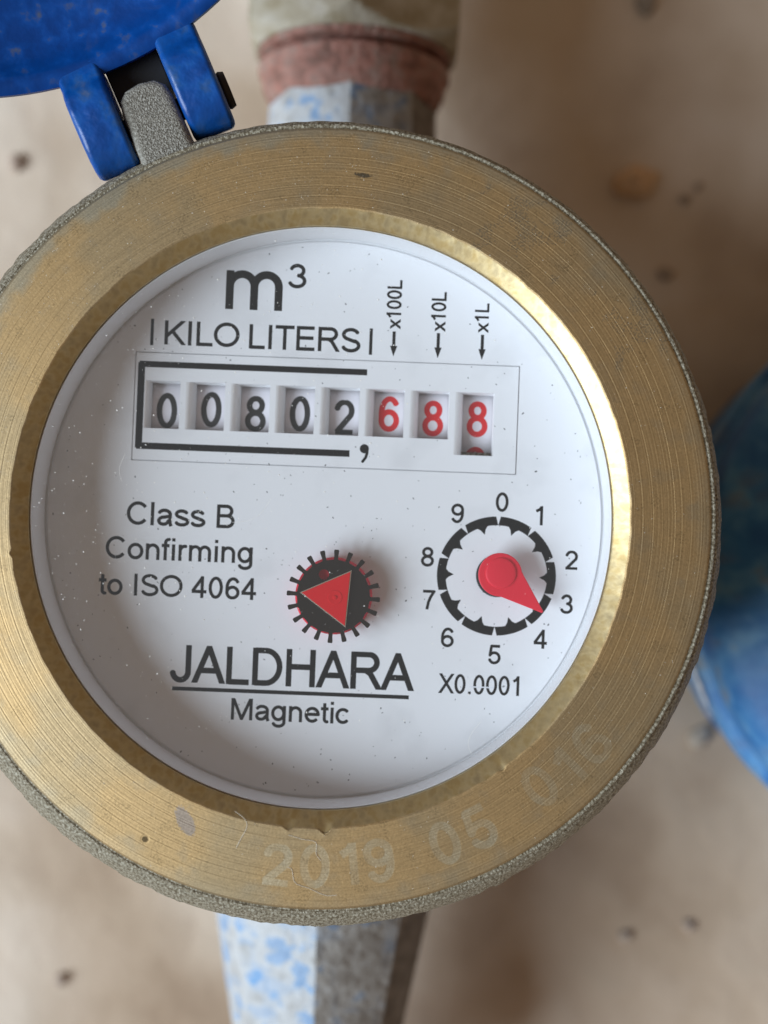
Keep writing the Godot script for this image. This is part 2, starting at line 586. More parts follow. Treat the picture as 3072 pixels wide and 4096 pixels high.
func ring_material() -> StandardMaterial3D:
	var n := 2048
	var s := n / RING_PLAN
	var sheet := Ink.new(n, n, s, Vector2(n, n) / 2.0)
	var digits := [["2", 38.55, 94.9], ["0", 38.4, 88.7], ["1", 38.3, 82.8], ["9", 38.35, 78.0], ["0", 38.4, 66.9], ["5", 38.4, 60.7], ["0", 38.2, 48.7], ["1", 38.7, 42.8], ["6", 38.9, 37.8]]
	for e in digits:
		var a := deg_to_rad(e[2])
		var out := Vector2(cos(a), sin(a))
		var along := Vector2(sin(a), -cos(a))
		write(sheet, e[0], out * (e[1] + 2.35) - along * 1.75, 3.6, 4.7, 19.0, e[2] - 90.0)
	var big := field(512, 0.008, 4, 11)
	var mid := field(512, 0.03, 4, 12)
	var fine := field(512, 0.16, 2, 13)
	var grain := field(512, 0.3, 2, 14)
	var groove := PackedFloat32Array()
	groove.resize(4096)
	var r0 := RandomNumberGenerator.new()
	r0.seed = 77
	for i in 4096:
		var r := i / 4096.0 * 46.5
		var t := fposmod(r * 1.12 + 0.25 * sin(r * 1.3), 1.0)
		groove[i] = 0.62 * (1.0 - smoothstep(0.0, 0.20, t)) + 0.22 * t - 0.42 * (1.0 - smoothstep(0.0, 0.08, absf(t - 0.92))) + 0.05 * sin(r * 17.0)
	for k in 120:
		var at := r0.randi_range(2900, 3900)
		var deep := r0.randf_range(-0.26, 0.12)
		for j in r0.randi_range(3, 8):
			groove[at + j] += deep
	var col := PackedByteArray()
	col.resize(n * n * 3)
	var high := PackedByteArray()
	high.resize(n * n)
	var warm := Color(0.50, 0.345, 0.17)
	var olive := Color(0.44, 0.325, 0.18)
	var dull := Color(0.33, 0.28, 0.20)
	var pale := Color(0.62, 0.57, 0.42)
	var tones := []
	for i in 1024:
		tones.append(int(clampf(Color(i / 1023.0, 0, 0).linear_to_srgb().r, 0, 1) * 255))
	var specks := {}
	for y in n:
		for x in n:
			var dx := (x + 0.5 - n / 2.0) / s
			var dz := (y + 0.5 - n / 2.0) / s
			var r := sqrt(dx * dx + dz * dz)
			if r < 31.0 or r > 46.5:
				continue
			var i := y * n + x
			var a := atan2(dz, dx)
			var b: float = big[(y / 4) * 512 + x / 4] / 255.0
			var m: float = mid[(y / 3 % 512) * 512 + (x / 3) % 512] / 255.0
			var f: float = fine[(y % 512) * 512 + x % 512] / 255.0
			# streaks along the cut and chatter across it
			var u := int((a + PI) * 160.0)
			var along: float = grain[(int(r * 28.0) % 512) * 512 + (u / 6) % 512] / 255.0
			var across: float = grain[(int(r * 3.2) * 37 % 512) * 512 + (u * 2) % 512] / 255.0
			var c := warm.lerp(olive, smoothstep(0.35, 0.65, b))
			c = c.lerp(dull, 0.22 * smoothstep(0.58, 0.86, m))
			var v := 1.0 + (along - 0.5) * 0.34 + (f - 0.5) * 0.30 + (across - 0.5) * 0.16
			if m < 0.24 and f < 0.42:
				v *= 0.80
			var ink: float = sheet.ink[i] / 255.0
			if ink > 0.0:
				ink *= (0.36 if a > 1.0 else 0.26) * (0.35 + 1.2 * m) * (0.6 + 0.8 * f)
				c = c.lerp(pale, clampf(ink, 0, 1))
			if ink > 0.0:
				v *= 0.94 + 0.10 * sin(dx * 46.0 + dz * 9.0)
			# grey bloom towards the outer edge, strongest at the upper left, and dark tarnish at the upper right
			var bloom := smoothstep(40.6, 43.0, r + (m - 0.5) * 3.0) * (0.18 + 0.42 * maxf(0.0, cos(a + 2.2)))
			c = c.lerp(Color(0.36, 0.35, 0.28), clampf(bloom, 0, 0.8))
			var near := maxf(1.0 - Vector2(dx - 34.5, dz + 23.0).length() / 6.0, 1.0 - Vector2(dx - 22.0, dz + 33.0).length() / 7.0)
			if near > 0.0 and m + near * 0.35 > 0.72 and f < 0.42:
				c = c.lerp(Color(0.17, 0.17, 0.15), 0.42)
			# a greyish dried drop and a pit
			var px := dx + 13.5
			var pz := dz - 34.0
			var turned := Vector2(px, pz).rotated(0.5)
			if (turned / Vector2(0.85, 1.75)).length() < 1.0 + (f - 0.5) * 0.5:
				c = c.lerp(Color(0.30, 0.26, 0.24), 0.75)
			var pit := Vector2(dx + 17.9, dz - 36.2).length()
			if pit < 0.34:
				v *= 0.25
			var smear := (Vector2(dx - 3.2, dz + 38.0).rotated(-0.1) / Vector2(0.85, 0.24)).length()
			if smear < 1.0 + (f - 0.5):
				c = c.lerp(Color(0.07, 0.07, 0.06), 0.8)
			col[i * 3] = tones[int(clampf(c.r * v, 0, 1) * 1023)]
			col[i * 3 + 1] = tones[int(clampf(c.g * v, 0, 1) * 1023)]
			col[i * 3 + 2] = tones[int(clampf(c.b * v, 0, 1) * 1023)]
			var hgt := 0.55 + groove[int(r / 46.5 * 4095)] * (0.8 + 0.5 * b) + (along - 0.5) * 0.20 + (across - 0.5) * 0.20 + (f - 0.5) * 0.22 - ink * 0.45
			if pit < 0.5:
				hgt -= 0.5
			if f > 0.86 and m > 0.5:
				hgt += 0.3
			high[i] = int(clampf(hgt, 0, 1) * 255)
	var mt := plain(Color.WHITE, 0.56, 0.85)
	mt.albedo_texture = ImageTexture.create_from_image(Image.create_from_data(n, n, false, Image.FORMAT_RGB8, col))
	mt.heightmap_enabled = true
	mt.heightmap_texture = ImageTexture.create_from_image(Image.create_from_data(n, n, false, Image.FORMAT_L8, high))
	mt.heightmap_scale = 0.0028
	return mt

func make_materials() -> void:
	mats.ring = ring_material()
	var g1 := grey(512, 0.045, 5, 21)
	var g2 := grey(512, 0.02, 5, 22)
	var g3 := grey(512, 0.06, 5, 23)
	mats.chamfer = grained(ramp(256, 0.03, 4, 31, [Color(0.46, 0.33, 0.14), Color(0.56, 0.44, 0.24), Color(0.40, 0.31, 0.17)], [0.25, 0.5, 0.8]), g1, 14.0, 0.006, 0.42, 0.8)
	mats.cast = grained(ramp(512, 0.04, 5, 32, [Color(0.11, 0.085, 0.05), Color(0.26, 0.22, 0.15), Color(0.50, 0.47, 0.38)], [0.3, 0.5, 0.75]), g3, 9.0, 0.14, 0.68, 0.3)
	mats.lug = grained(ramp(512, 0.04, 5, 33, [Color(0.17, 0.155, 0.125), Color(0.30, 0.275, 0.23), Color(0.42, 0.40, 0.35)], [0.3, 0.5, 0.75]), g3, 8.0, 0.2, 0.75, 0.2)
	mats.dial = plain(Color.WHITE, 0.45, 0.0, 0.22)
	mats.dial.albedo_texture = dial_texture()
	mats.white = plain(lin(0.80, 0.81, 0.83), 0.38)
	mats.gap = plain(lin(0.05, 0.05, 0.055), 0.7)
	mats.black = plain(lin(0.012, 0.012, 0.013), 0.55)
	mats.glass = plain(Color(1, 1, 1, 0.04), 0.03, 0.0, 0.4)
	mats.glass.transparency = BaseMaterial3D.TRANSPARENCY_ALPHA
	mats.chrome = plain(lin(0.035, 0.028, 0.022), 0.28, 0.8)
	mats.edge = plain(lin(0.85, 0.78, 0.72), 0.2, 0.9)
	mats.red = plain(lin(0.58, 0.006, 0.01), 0.45, 0.0, 0.25)
	mats.pointer = plain(lin(0.80, 0.022, 0.05), 0.4, 0.0, 0.3)
	mats.pointer.backlight_enabled = true
	mats.pointer.backlight = lin(0.45, 0.05, 0.06)
	mats.blue = grained(ramp(512, 0.018, 5, 41, [Color(0.0, 0.040, 0.205), Color(0.0, 0.052, 0.26), Color(0.003, 0.07, 0.32), Color(0.11, 0.12, 0.13)], [0.3, 0.55, 0.72, 0.95]), g2, 34.0, 0.08, 0.36, 0.0, 0.4)
	mats.dusty_blue = grained(ramp(512, 0.02, 5, 49, [Color(0.0, 0.05, 0.24), Color(0.0, 0.07, 0.32), Color(0.004, 0.09, 0.36), Color(0.03, 0.10, 0.27), Color(0.13, 0.15, 0.17)], [0.25, 0.5, 0.64, 0.82, 1.0]), g2, 44.0, 0.25, 0.36, 0.0, 0.5)
	mats.cover = grained(ramp(512, 0.012, 5, 42, [Color(0.02, 0.13, 0.38), Color(0.035, 0.19, 0.46), Color(0.12, 0.33, 0.58), Color(0.24, 0.27, 0.29)], [0.28, 0.5, 0.68, 0.86]), g2, 60.0, 0.25, 0.5)
	mats.paint = grained(ramp(512, 0.017, 4, 43, [Color(0.30, 0.28, 0.25), Color(0.46, 0.46, 0.46), Color(0.52, 0.53, 0.54), Color(0.42, 0.47, 0.54), Color(0.16, 0.34, 0.60), Color(0.12, 0.29, 0.56)], [0.16, 0.32, 0.56, 0.655, 0.70, 0.9]), g1, 50.0, 0.3, 0.6)
	mats.greyed = grained(ramp(512, 0.017, 4, 48, [Color(0.20, 0.175, 0.15), Color(0.29, 0.265, 0.24), Color(0.37, 0.35, 0.325), Color(0.34, 0.34, 0.35), Color(0.14, 0.22, 0.34), Color(0.10, 0.19, 0.34)], [0.2, 0.42, 0.6, 0.72, 0.77, 0.95]), g1, 48.0, 0.3, 0.65)
	mats.bare = grained(ramp(256, 0.03, 4, 47, [Color(0.10, 0.075, 0.055), Color(0.17, 0.135, 0.105), Color(0.25, 0.21, 0.17)], [0.25, 0.5, 0.85]), g1, 24.0, 0.2, 0.7)  # dark tone for the right-hand flank, its shade put into the colour
	mats.collar = grained(ramp(256, 0.03, 4, 44, [Color(0.20, 0.10, 0.075), Color(0.42, 0.19, 0.145), Color(0.33, 0.23, 0.19)], [0.28, 0.52, 0.78]), g1, 26.0, 0.3, 0.75)
	mats.nut = grained(ramp(256, 0.02, 4, 45, [Color(0.36, 0.29, 0.18), Color(0.48, 0.42, 0.31), Color(0.58, 0.53, 0.44)], [0.25, 0.5, 0.8]), g1, 30.0, 0.15, 0.6, 0.1)
	mats.pipe = grained(ramp(256, 0.03, 4, 46, [Color(0.25, 0.25, 0.25), Color(0.4, 0.4, 0.4)], [0.3, 0.8]), g1, 30.0, 0.2, 0.5, 0.5)
	mats.rust = plain(lin(0.035, 0.026, 0.02), 0.7, 0.3)
	mats.ground = grained(ramp(1024, 0.006, 6, 51, [Color(0.56, 0.44, 0.34), Color(0.68, 0.56, 0.45), Color(0.72, 0.60, 0.49), Color(0.75, 0.635, 0.53), Color(0.77, 0.67, 0.57)], [0.12, 0.36, 0.5, 0.62, 0.88]), grey(1024, 0.012, 6, 52), 260.0, 0.5, 0.85)
	mats.dust = plain(lin(0.86, 0.84, 0.80), 0.8)
	mats.fibre = plain(lin(0.8, 0.74, 0.62), 0.6)

# ------------------------------------------------------------------ the meter
func make_meter() -> void:
	var t := base("water_meter", Vector3.ZERO, TURN, "brass water meter with round white dial, counter windows and open blue lid", "water meter")

	# casting below, mostly hidden, with the two pipe necks
	var body := put("meter_body", t, mesh_of(lathe(PackedVector2Array([Vector2(0, -TOP), Vector2(26, -TOP), Vector2(30, -74), Vector2(34, -60), Vector2(38, -40), Vector2(42, -26), Vector2(44, -12.4), Vector2(0, -12.4)]), 72), mats.cast, 50), TOP)
	var neck := func(r0: float, z0: float, r1: float, z1: float, from: int, to: int) -> Soup:
		var s := Soup.new()
		var dir := signf(z1 - z0)
		var rows := []
		for j in 9:
			var row := PackedVector3Array()
			var e := 0.0 if j > 0 else 1.6
			for k in 48:
				var a := TAU * k / 48 + PI / 2
				var facet := cos(PI / 8) / cos(absf(fposmod(a - PI / 2, PI / 4) - PI / 8))
				var r := lerpf(r0, r1, j / 8.0) * lerpf(0.965, minf(facet, 0.99), 0.7)
				row.append(Vector3(cos(a) * r, AXIS + sin(a) * r, lerpf(z0, z1, j / 8.0)))
			rows.append(row)
		for j in 8:
			for k in 48:
				var l := (k + 1) % 48
				if k < from or k >= to:
					continue
				if dir > 0:
					s.quad(rows[j][k], rows[j][l], rows[j + 1][l], rows[j + 1][k])
				else:
					s.quad(rows[j][l], rows[j][k], rows[j + 1][k], rows[j + 1][l])
		return s
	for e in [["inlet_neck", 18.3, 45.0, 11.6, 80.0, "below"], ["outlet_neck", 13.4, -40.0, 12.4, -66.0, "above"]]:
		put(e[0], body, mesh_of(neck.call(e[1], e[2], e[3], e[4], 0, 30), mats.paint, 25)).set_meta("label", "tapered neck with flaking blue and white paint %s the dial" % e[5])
		put("grey_side", body, mesh_of(neck.call(e[1], e[2], e[3], e[4], 42, 48), mats.greyed, 25)).set_meta("label", "grey side of the neck %s the dial with few paint flakes" % e[5])  # right-hand upper facet, greyer and with fewer flakes
		put("shaded_flank", body, mesh_of(neck.call(e[1], e[2], e[3], e[4], 30, 42), mats.bare, 25)).set_meta("label", "flank painted dark for shade on the neck %s the dial" % e[5])  # shade of the lower right facets painted as a darker material
	# threaded ends, red with thread compound
	for side in [[-1.0, 64.6, 82.0, "red threaded collar above the dial"], [1.0, 83.0, 100.0, "red threaded collar below the dial"]]:
		var p := PackedVector2Array([Vector2(0, side[1] - 3.6), Vector2(11.6, side[1] - 3.6), Vector2(12.6, side[1] - 2.8), Vector2(13.5, side[1] - 1.0), Vector2(13.6, side[1]), Vector2(13.7, side[1] + 0.5)])
		var z: float = side[1] + 1.2
		while z < side[2]:
			p.append(Vector2(14.15, z)); p.append(Vector2(14.2, z + 0.9)); p.append(Vector2(12.3, z + 1.5)); p.append(Vector2(12.3, z + 1.9))
			z += 2.4
		p.append(Vector2(13.0, z)); p.append(Vector2(0, z))
		var b := Basis(Vector3(1, 0, 0), Vector3(0, 0, side[0]), Vector3(0, -side[0], 0))
		var o := put("threaded_collar", body, mesh_of(lathe(p, 64), mats.collar, 50, 0.0, Transform3D(b, Vector3(0, AXIS, 0))))
		o.set_meta("label", side[3])

	# the turned brass ring
	var prof := PackedVector2Array([Vector2(43.35, -1.2), Vector2(43.12, -0.93), Vector2(42.95, -0.853)])
	var r := 42.0
	while r > 34.4:
		prof.append(Vector2(r, -(r - 34.25) * 0.098))
		r -= 1.0
	prof.append(Vector2(34.25, 0)); prof.append(Vector2(34.08, -0.08))
	var dents := FastNoiseLite.new()
	dents.seed = 9
	dents.frequency = 0.35
	var nick := func(a: float, rr: float, y: float) -> Vector3:
		var q := rr
		var top := clampf((y + 0.7) / 0.7, 0, 1)
		q += 0.10 * dents.get_noise_2d(a * 34.0, y) * top
		for e in [[86.9, 0.75, 0.8], [93.6, 0.4, 0.7], [52.0, 0.25, 0.6], [171.0, 0.3, 0.5]]:
			var off := absf(angle_difference(a, deg_to_rad(e[0]))) * 34.0
			q += e[1] * maxf(0.0, 1.0 - off / e[2]) * top
		return Vector3(cos(a) * q, y, sin(a) * q)
	var flat_nick := func(a: float, rr: float, y: float) -> Vector3:
		return nick.call(a, rr, 0.0) + Vector3(0, y, 0) if rr < 34.3 else Vector3(cos(a) * rr, y, sin(a) * rr)
	var ring := put("brass_ring", t, mesh_of(lathe(prof, 720, flat_nick), mats.ring, 30, RING_PLAN), TOP)
	put("inner_chamfer", ring, mesh_of(lathe(PackedVector2Array([Vector2(34.08, -0.08), Vector2(33.75, -0.27), Vector2(33.5, -0.44), Vector2(33.3, -0.56), Vector2(32.62, -1.0), Vector2(32.45, -1.15), Vector2(32.42, -1.3), Vector2(32.42, -2.0)]), 720, nick), mats.chamfer, 30))
	var rough := FastNoiseLite.new()
	rough.seed = 4
	rough.frequency = 0.55
	rough.fractal_octaves = 4
	var craggy := func(a: float, rr: float, y: float) -> Vector3:
		var d := Vector3(cos(a) * rr, y, sin(a) * rr)
		var low := clampf(-(y + 1.2) / 3.0, 0, 1)
		var q := rr + low * (0.26 * rough.get_noise_3dv(d * 0.8) + 0.13 * rough.get_noise_3dv(d * 5.0))
		return Vector3(cos(a) * q - 0.32 * low, y, sin(a) * q + 0.55 * low)
	put("cast_edge", ring, mesh_of(lathe(PackedVector2Array([Vector2(43.6, -12.6), Vector2(45.2, -11.6), Vector2(45.75, -9.0), Vector2(45.85, -6.6), Vector2(45.75, -5.4), Vector2(45.5, -4.4), Vector2(45.15, -3.5), Vector2(44.75, -2.6), Vector2(44.4, -2.0), Vector2(44.15, -1.75), Vector2(44.0, -1.7), Vector2(43.9, -1.35), Vector2(43.75, -1.17), Vector2(43.6, -1.15), Vector2(43.5, -1.22), Vector2(43.35, -1.2)]), 420, craggy), mats.cast, 34))

	# white register cup, dial and counter
	put("register_cup", t, mesh_of(lathe(PackedVector2Array([Vector2(32.5, -2.4), Vector2(32.42, -1.75), Vector2(32.3, -1.62), Vector2(32.2, -1.75), Vector2(32.32, -4.0), Vector2(32.58, -8.0), Vector2(32.74, -9.8)]), 240), mats.white, 50), TOP)
	var cx0 := -22.72
	var cx1 := 22.15
	var cz0 := -18.54
	var cz1 := -5.98
	var gap := 0.11
	var face := Soup.new()
	var zm := (cz0 + cz1) / 2.0
	var am := asin(zm / 32.4)
	for half in [-1, 1]:
		var poly: PackedVector2Array
		if half < 0:
			poly = circle(32.4, 120, Vector2.ZERO, PI - am, TAU + am)
			poly.append(Vector2(cx1 + gap, zm)); poly.append(Vector2(cx1 + gap, cz0 - gap)); poly.append(Vector2(cx0 - gap, cz0 - gap)); poly.append(Vector2(cx0 - gap, zm))
		else:
			poly = circle(32.4, 120, Vector2.ZERO, am, PI - am)
			poly.append(Vector2(cx0 - gap, zm)); poly.append(Vector2(cx0 - gap, cz1 + gap)); poly.append(Vector2(cx1 + gap, cz1 + gap)); poly.append(Vector2(cx1 + gap, zm))
		face.add(flat(poly, DIAL))
	for e in [[cx0 - 0.6, cz0 - 0.6, cx1 + 0.6, cz0 + 0.3], [cx0 - 0.6, cz1 - 0.3, cx1 + 0.6, cz1 + 0.6], [cx0 - 0.6, cz0 + 0.3, cx0 + 0.3, cz1 - 0.3], [cx1 - 0.3, cz0 + 0.3, cx1 + 0.6, cz1 - 0.3]]:
		face.add(flat(PackedVector2Array([Vector2(e[0], e[1]), Vector2(e[2], e[1]), Vector2(e[2], e[3]), Vector2(e[0], e[3])]), DIAL - 0.22))
	put("dial_face", t, mesh_of(face, mats.dial, 30, PLAN), TOP)
	put("dial_backing", t, mesh_of(lathe(PackedVector2Array([Vector2(33.2, -11.0), Vector2(33.2, -9.75), Vector2(29.5, -9.75), Vector2(29.5, -11.0)]), 120), mats.white, 30), TOP)
	var plate := Soup.new()
	var y := DIAL + 0.03
	var zs := [cz0, -15.32, -9.72, -7.95, cz1]
	var xs := [cx0]
	for k in 8:
		xs.append(-22.0 + 5.26 * k if k else -21.55)
		xs.append(-17.42 + 5.26 * k)
	xs.append(cx1)
	for i in xs.size() - 1:
		for j in 4:
			var hole: bool = i % 2 == 1 and (j == 1 or (j == 2 and i == 15))
			if not hole:
				plate.quad(Vector3(xs[i], y, zs[j]), Vector3(xs[i], y, zs[j + 1]), Vector3(xs[i + 1], y, zs[j + 1]), Vector3(xs[i + 1], y, zs[j]))
	var wall := Soup.new()
	for k in 8:
		var a: float = xs[k * 2 + 1]
		var b: float = xs[k * 2 + 2]
		var z0: float = zs[1]
		var z1: float = zs[3] if k == 7 else zs[2]
		var lo := -11.3
		var sl := 1.02 if k else 0.57
		var bend := [[0.0, 0.0], [0.22, 0.03], [0.45, 0.11], [0.66, 0.25], [0.83, 0.47], [0.95, 0.75], [1.0, 1.0]]
		for e in bend.size() - 1:
			var x0: float = a + sl * bend[e][0]
			var x1: float = a + sl * bend[e + 1][0]
			var y0: float = lerpf(y, lo, bend[e][1])
			var y1: float = lerpf(y, lo, bend[e + 1][1])
			wall.quad(Vector3(x0, y0, z1), Vector3(x0, y0, z0), Vector3(x1, y1, z0), Vector3(x1, y1, z1))
		wall.quad(Vector3(b, y, z0), Vector3(b, y, z1), Vector3(b, lo, z1), Vector3(b, lo, z0))
		wall.quad(Vector3(a, y, z0), Vector3(b, y, z0), Vector3(b, lo, z0 + 0.12), Vector3(a + sl, lo, z0 + 0.12))
		var foot := -10.0 if k == 7 else lo
		wall.quad(Vector3(b, y, z1), Vector3(a, y, z1), Vector3(a + sl, foot, z1 - 0.05), Vector3(b, foot, z1 - 0.05))
	for e in [[cx0, cz0, cx1, cz0], [cx1, cz0, cx1, cz1], [cx1, cz1, cx0, cz1], [cx0, cz1, cx0, cz0]]:
		plate.quad(Vector3(e[2], y, e[3]), Vector3(e[0], y, e[1]), Vector3(e[0], y - 1.5, e[1]), Vector3(e[2], y - 1.5, e[3]))
	var counter := put("counter_plate", t, mesh_of(plate, mats.dial, 20, PLAN), TOP)
	put("window_walls", counter, mesh_of(wall, mats.white, 35))
	var black_digits := plain(Color.WHITE, 0.5)
	black_digits.albedo_texture = wheel_texture(false)
	var red_digits := plain(Color.WHITE, 0.5)
	red_digits.albedo_texture = wheel_texture(true)
	var reading := [0, 0, 8, 0, 2, 6, 8, 8]
	var low := [0.52, 0.18, 0.5, 0.28, 0.5, -0.12, 0.24, 0.12]
	var wheel_r := 8.75
	for k in 8:
		var s := Soup.new()
		var n := 80
		var half := 1.98
		var mid := Vector2(-20.98 + 5.26 * k + 1.78, -12.52)
		# angle of the digit's middle on the strip, turned to the top of the wheel (less what it sits low)
		var shift: float = (reading[k] + 0.5) / 10.0 - low[k] / 55.0
		for i in n:
			var q := []
			for j in [i, i + 1]:
				var a: float = TAU * j / n
				q.append(Vector3(0, -11.42 - wheel_r + cos(a) * wheel_r, mid.y + sin(a) * wheel_r))
			var w := Vector3(half, 0, 0)
			var m := Vector3(mid.x, 0, 0)
			var v0 := float(i) / n + shift
			var v1 := float(i + 1) / n + shift
			s.quad(q[0] + m - w, q[1] + m - w, q[1] + m + w, q[0] + m + w)
			s.uv.append_array(PackedVector2Array([Vector2(0, v0), Vector2(0, v1), Vector2(1, v1), Vector2(0, v0), Vector2(1, v1), Vector2(1, v0)]))
			for side in [-1.0, 1.0]:
				var c := Vector3(mid.x + half * side, -11.42 - wheel_r, mid.y)
				if side > 0:
					s.tri(c, q[0] + m + w, q[1] + m + w)
				else:
					s.tri(c, q[1] + m - w, q[0] + m - w)
				s.uv.append_array(PackedVector2Array([Vector2(0.02, 0.001), Vector2(0.02, 0.001), Vector2(0.02, 0.001)]))
		put("digit_wheel", counter, mesh_of(s, red_digits if k > 4 else black_digits, 30)).set_meta("label", "%s counter wheel showing %d" % ["red" if k > 4 else "black", reading[k]])

	# toothed flow indicator with its red triangle
	var gear := PackedVector2Array()
	for k in 20:
		var a := deg_to_rad(k * 18.0 + 2.0)
		var wide := 0.29
		for e in [[4.22, -1.0, 0.24], [4.6, -1.0, 0.23], [5.2, -1.0, wide], [5.36, -0.8, wide], [5.36, 0.8, wide], [5.2, 1.0, wide], [4.6, 1.0, 0.23], [4.22, 1.0, 0.24]]:
			gear.append(Vector2(cos(a), sin(a)) * e[0] + Vector2(-sin(a), cos(a)) * e[1] * e[2])
		for j in 2:
			var b := a + deg_to_rad(6.0 + 6.0 * j)
			gear.append(Vector2(cos(b), sin(b)) * 4.18)
	var hub := Transform3D(Basis(), Vector3(1.55, 0, 9.0))
	var star := put("flow_star", t, mesh_of(pierced(gear, Vector2(-1.18, -2.45), 0.6, -6.85, -6.5), mats.chrome, 30, 0.0, hub), TOP)
	var tri := PackedVector2Array([Vector2(-2.12, 8.68), Vector2(3.45, 6.06), Vector2(3.03, 12.34)])
	put("triangle_edge", star, mesh_of(prism(inset(tri, -0.09 if area(tri) > 0 else 0.09), -6.5, -6.12, 0.05), mats.edge, 30))
	put("red_triangle", star, mesh_of(prism(inset(tri, 0.03 if area(tri) > 0 else -0.03), -6.4, -6.02, 0.06), mats.red, 30))
	put("triangle_boss", star, mesh_of(lathe(PackedVector2Array([Vector2(0.85, -6.05), Vector2(0.8, -5.97), Vector2(0.62, -5.98), Vector2(0.25, -6.0), Vector2(0.2, -5.9), Vector2(0, -5.88)]), 32), mats.red, 40, 0.0, Transform3D(Basis(), Vector3(1.75, 0, 9.1))))
	put("red_rotor", star, mesh_of(lathe(PackedVector2Array([Vector2(4.1, -9.4), Vector2(4.45, -9.0), Vector2(4.45, -7.7), Vector2(4.2, -7.45), Vector2(0, -7.4)]), 64), mats.pointer, 40, 0.0, hub))

	# pointer of the small dial
	var pc := Vector2(20.6, 5.8)
	var tip := Vector2(25.6, 9.9)
	var reach := (tip - pc).length()
	var to := (tip - pc).angle()
	var open := acos(2.5 / reach) * 0.72
	var drop := circle(2.5, 40, pc, to + open, to + TAU - open)
	drop.append(tip + Vector2(cos(to - PI / 2), sin(to - PI / 2)) * 0.12)
	drop.append(tip + Vector2(cos(to + PI / 2), sin(to + PI / 2)) * 0.12)
	var pointer := put("dial_pointer", t, mesh_of(prism(drop, -7.3, -6.4, 0.11, 3), mats.pointer, 45), TOP)
	put("pointer_cap", pointer, mesh_of(lathe(PackedVector2Array([Vector2(1.78, -6.42), Vector2(1.72, -6.2), Vector2(1.5, -6.08), Vector2(0, -6.02)]), 48), mats.pointer, 40, 0.0, Transform3D(Basis(), Vector3(pc.x + 0.02, 0, pc.y - 0.2))))
	put("pointer_shaft", pointer, mesh_of(lathe(PackedVector2Array([Vector2(2.5, DIAL + 0.02), Vector2(2.5, DIAL + 0.12), Vector2(1.1, DIAL + 0.12), Vector2(1.1, -7.3)]), 40), mats.black, 40, 0.0, Transform3D(Basis(), Vector3(20.5, 0, 6.0))))

	# glass with the dust that lies on it
	var glass := put("glass_cover", t, mesh_of(lathe(PackedVector2Array([Vector2(32.4, -1.5), Vector2(0, -1.5)]), 120), mats.glass, 30), TOP)
	var dust := Soup.new()
	for k in 2500:
		var a := rng.randf() * TAU
		var rr := sqrt(rng.randf()) * 32.0
		var p := Vector2(cos(a), sin(a)) * rr
		var chance := clampf(0.85 - (p.x + 20.0) / 44.0 - (p.y + 10.0) / 90.0, 0.10, 0.9)
		if rng.randf() > chance:
			continue
		var size := 0.03 + 0.085 * pow(rng.randf(), 5.0)
		grit(dust, Vector3(p.x, -1.48, p.y), size)
	for path in [[[-9.8, 1.0], [-8.3, 0.8], [-6.9, 0.1], [-6.0, -1.1], [-5.6, -1.9]], [[18.6, 22.0], [17.6, 23.4], [17.3, 24.6], [17.8, 25.8]], [[-22.0, -6.2], [-22.6, -4.4], [-22.2, -2.9]]]:
		dust.add(tube(hair(path, -1.45, 0.0), 0.016, 5))
	put("glass_dust", glass, mesh_of(dust, mats.dust, 10)).set_meta("kind", "stuff")
	var grains := Soup.new()
	for k in 1700:
		var a := rng.randf() * TAU if k < 800 else rng.randf_range(-PI, -1.4)
		var rr := rng.randf_range(34.4, 42.8)
		grit(grains, Vector3(cos(a) * rr, -(rr - 34.25) * 0.098, sin(a) * rr), 0.018 + 0.05 * pow(rng.randf(), 4.0))
	for path in [[[-8.1, 32.6], [-7.0, 33.4], [-6.7, 34.3], [-7.3, 35.6], [-7.9, 36.9]], [[-2.1, 35.0], [-0.6, 35.4], [0.9, 35.7], [1.0, 37.0], [1.6, 37.8]], [[-2.1, 38.6], [-1.6, 38.9], [-1.2, 40.3], [0.4, 40.9], [2.2, 41.6], [3.6, 41.5]]]:
		grains.add(tube(hair(path, 0.04, 0.098), 0.026, 5))
	put("ring_grit", ring, mesh_of(grains, mats.fibre, 30)).set_meta("kind", "stuff")

	make_hinge(t)

# a curved fibre through the given points; fall: how much lower it lies per millimetre outside the ring's inner edge
func hair(path: Array, y: float, fall: float) -> PackedVector3Array:
	var out := PackedVector3Array()
	for i in path.size() - 1:
		for j in 5:
			var p0: Array = path[maxi(i - 1, 0)]
			var p1: Array = path[i]
			var p2: Array = path[i + 1]
			var p3: Array = path[mini(i + 2, path.size() - 1)]
			var q := Vector2(p1[0], p1[1]).cubic_interpolate(Vector2(p2[0], p2[1]), Vector2(p0[0], p0[1]), Vector2(p3[0], p3[1]), j / 5.0)
			out.append(Vector3(q.x, y - maxf(q.length() - 34.25, 0.0) * fall, q.y))
	return out

func grit(s: Soup, p: Vector3, size: float) -> void:
	var a := rng.randf() * TAU
	var q := []
	for k in 4:
		q.append(p + Vector3(cos(a + k * PI / 2), 0, sin(a + k * PI / 2)) * size * rng.randf_range(0.6, 1.4))
	var top := p + Vector3(0, size * rng.randf_range(0.5, 1.1), 0)
	for k in 4:
		s.tri(q[k], top, q[(k + 1) % 4])

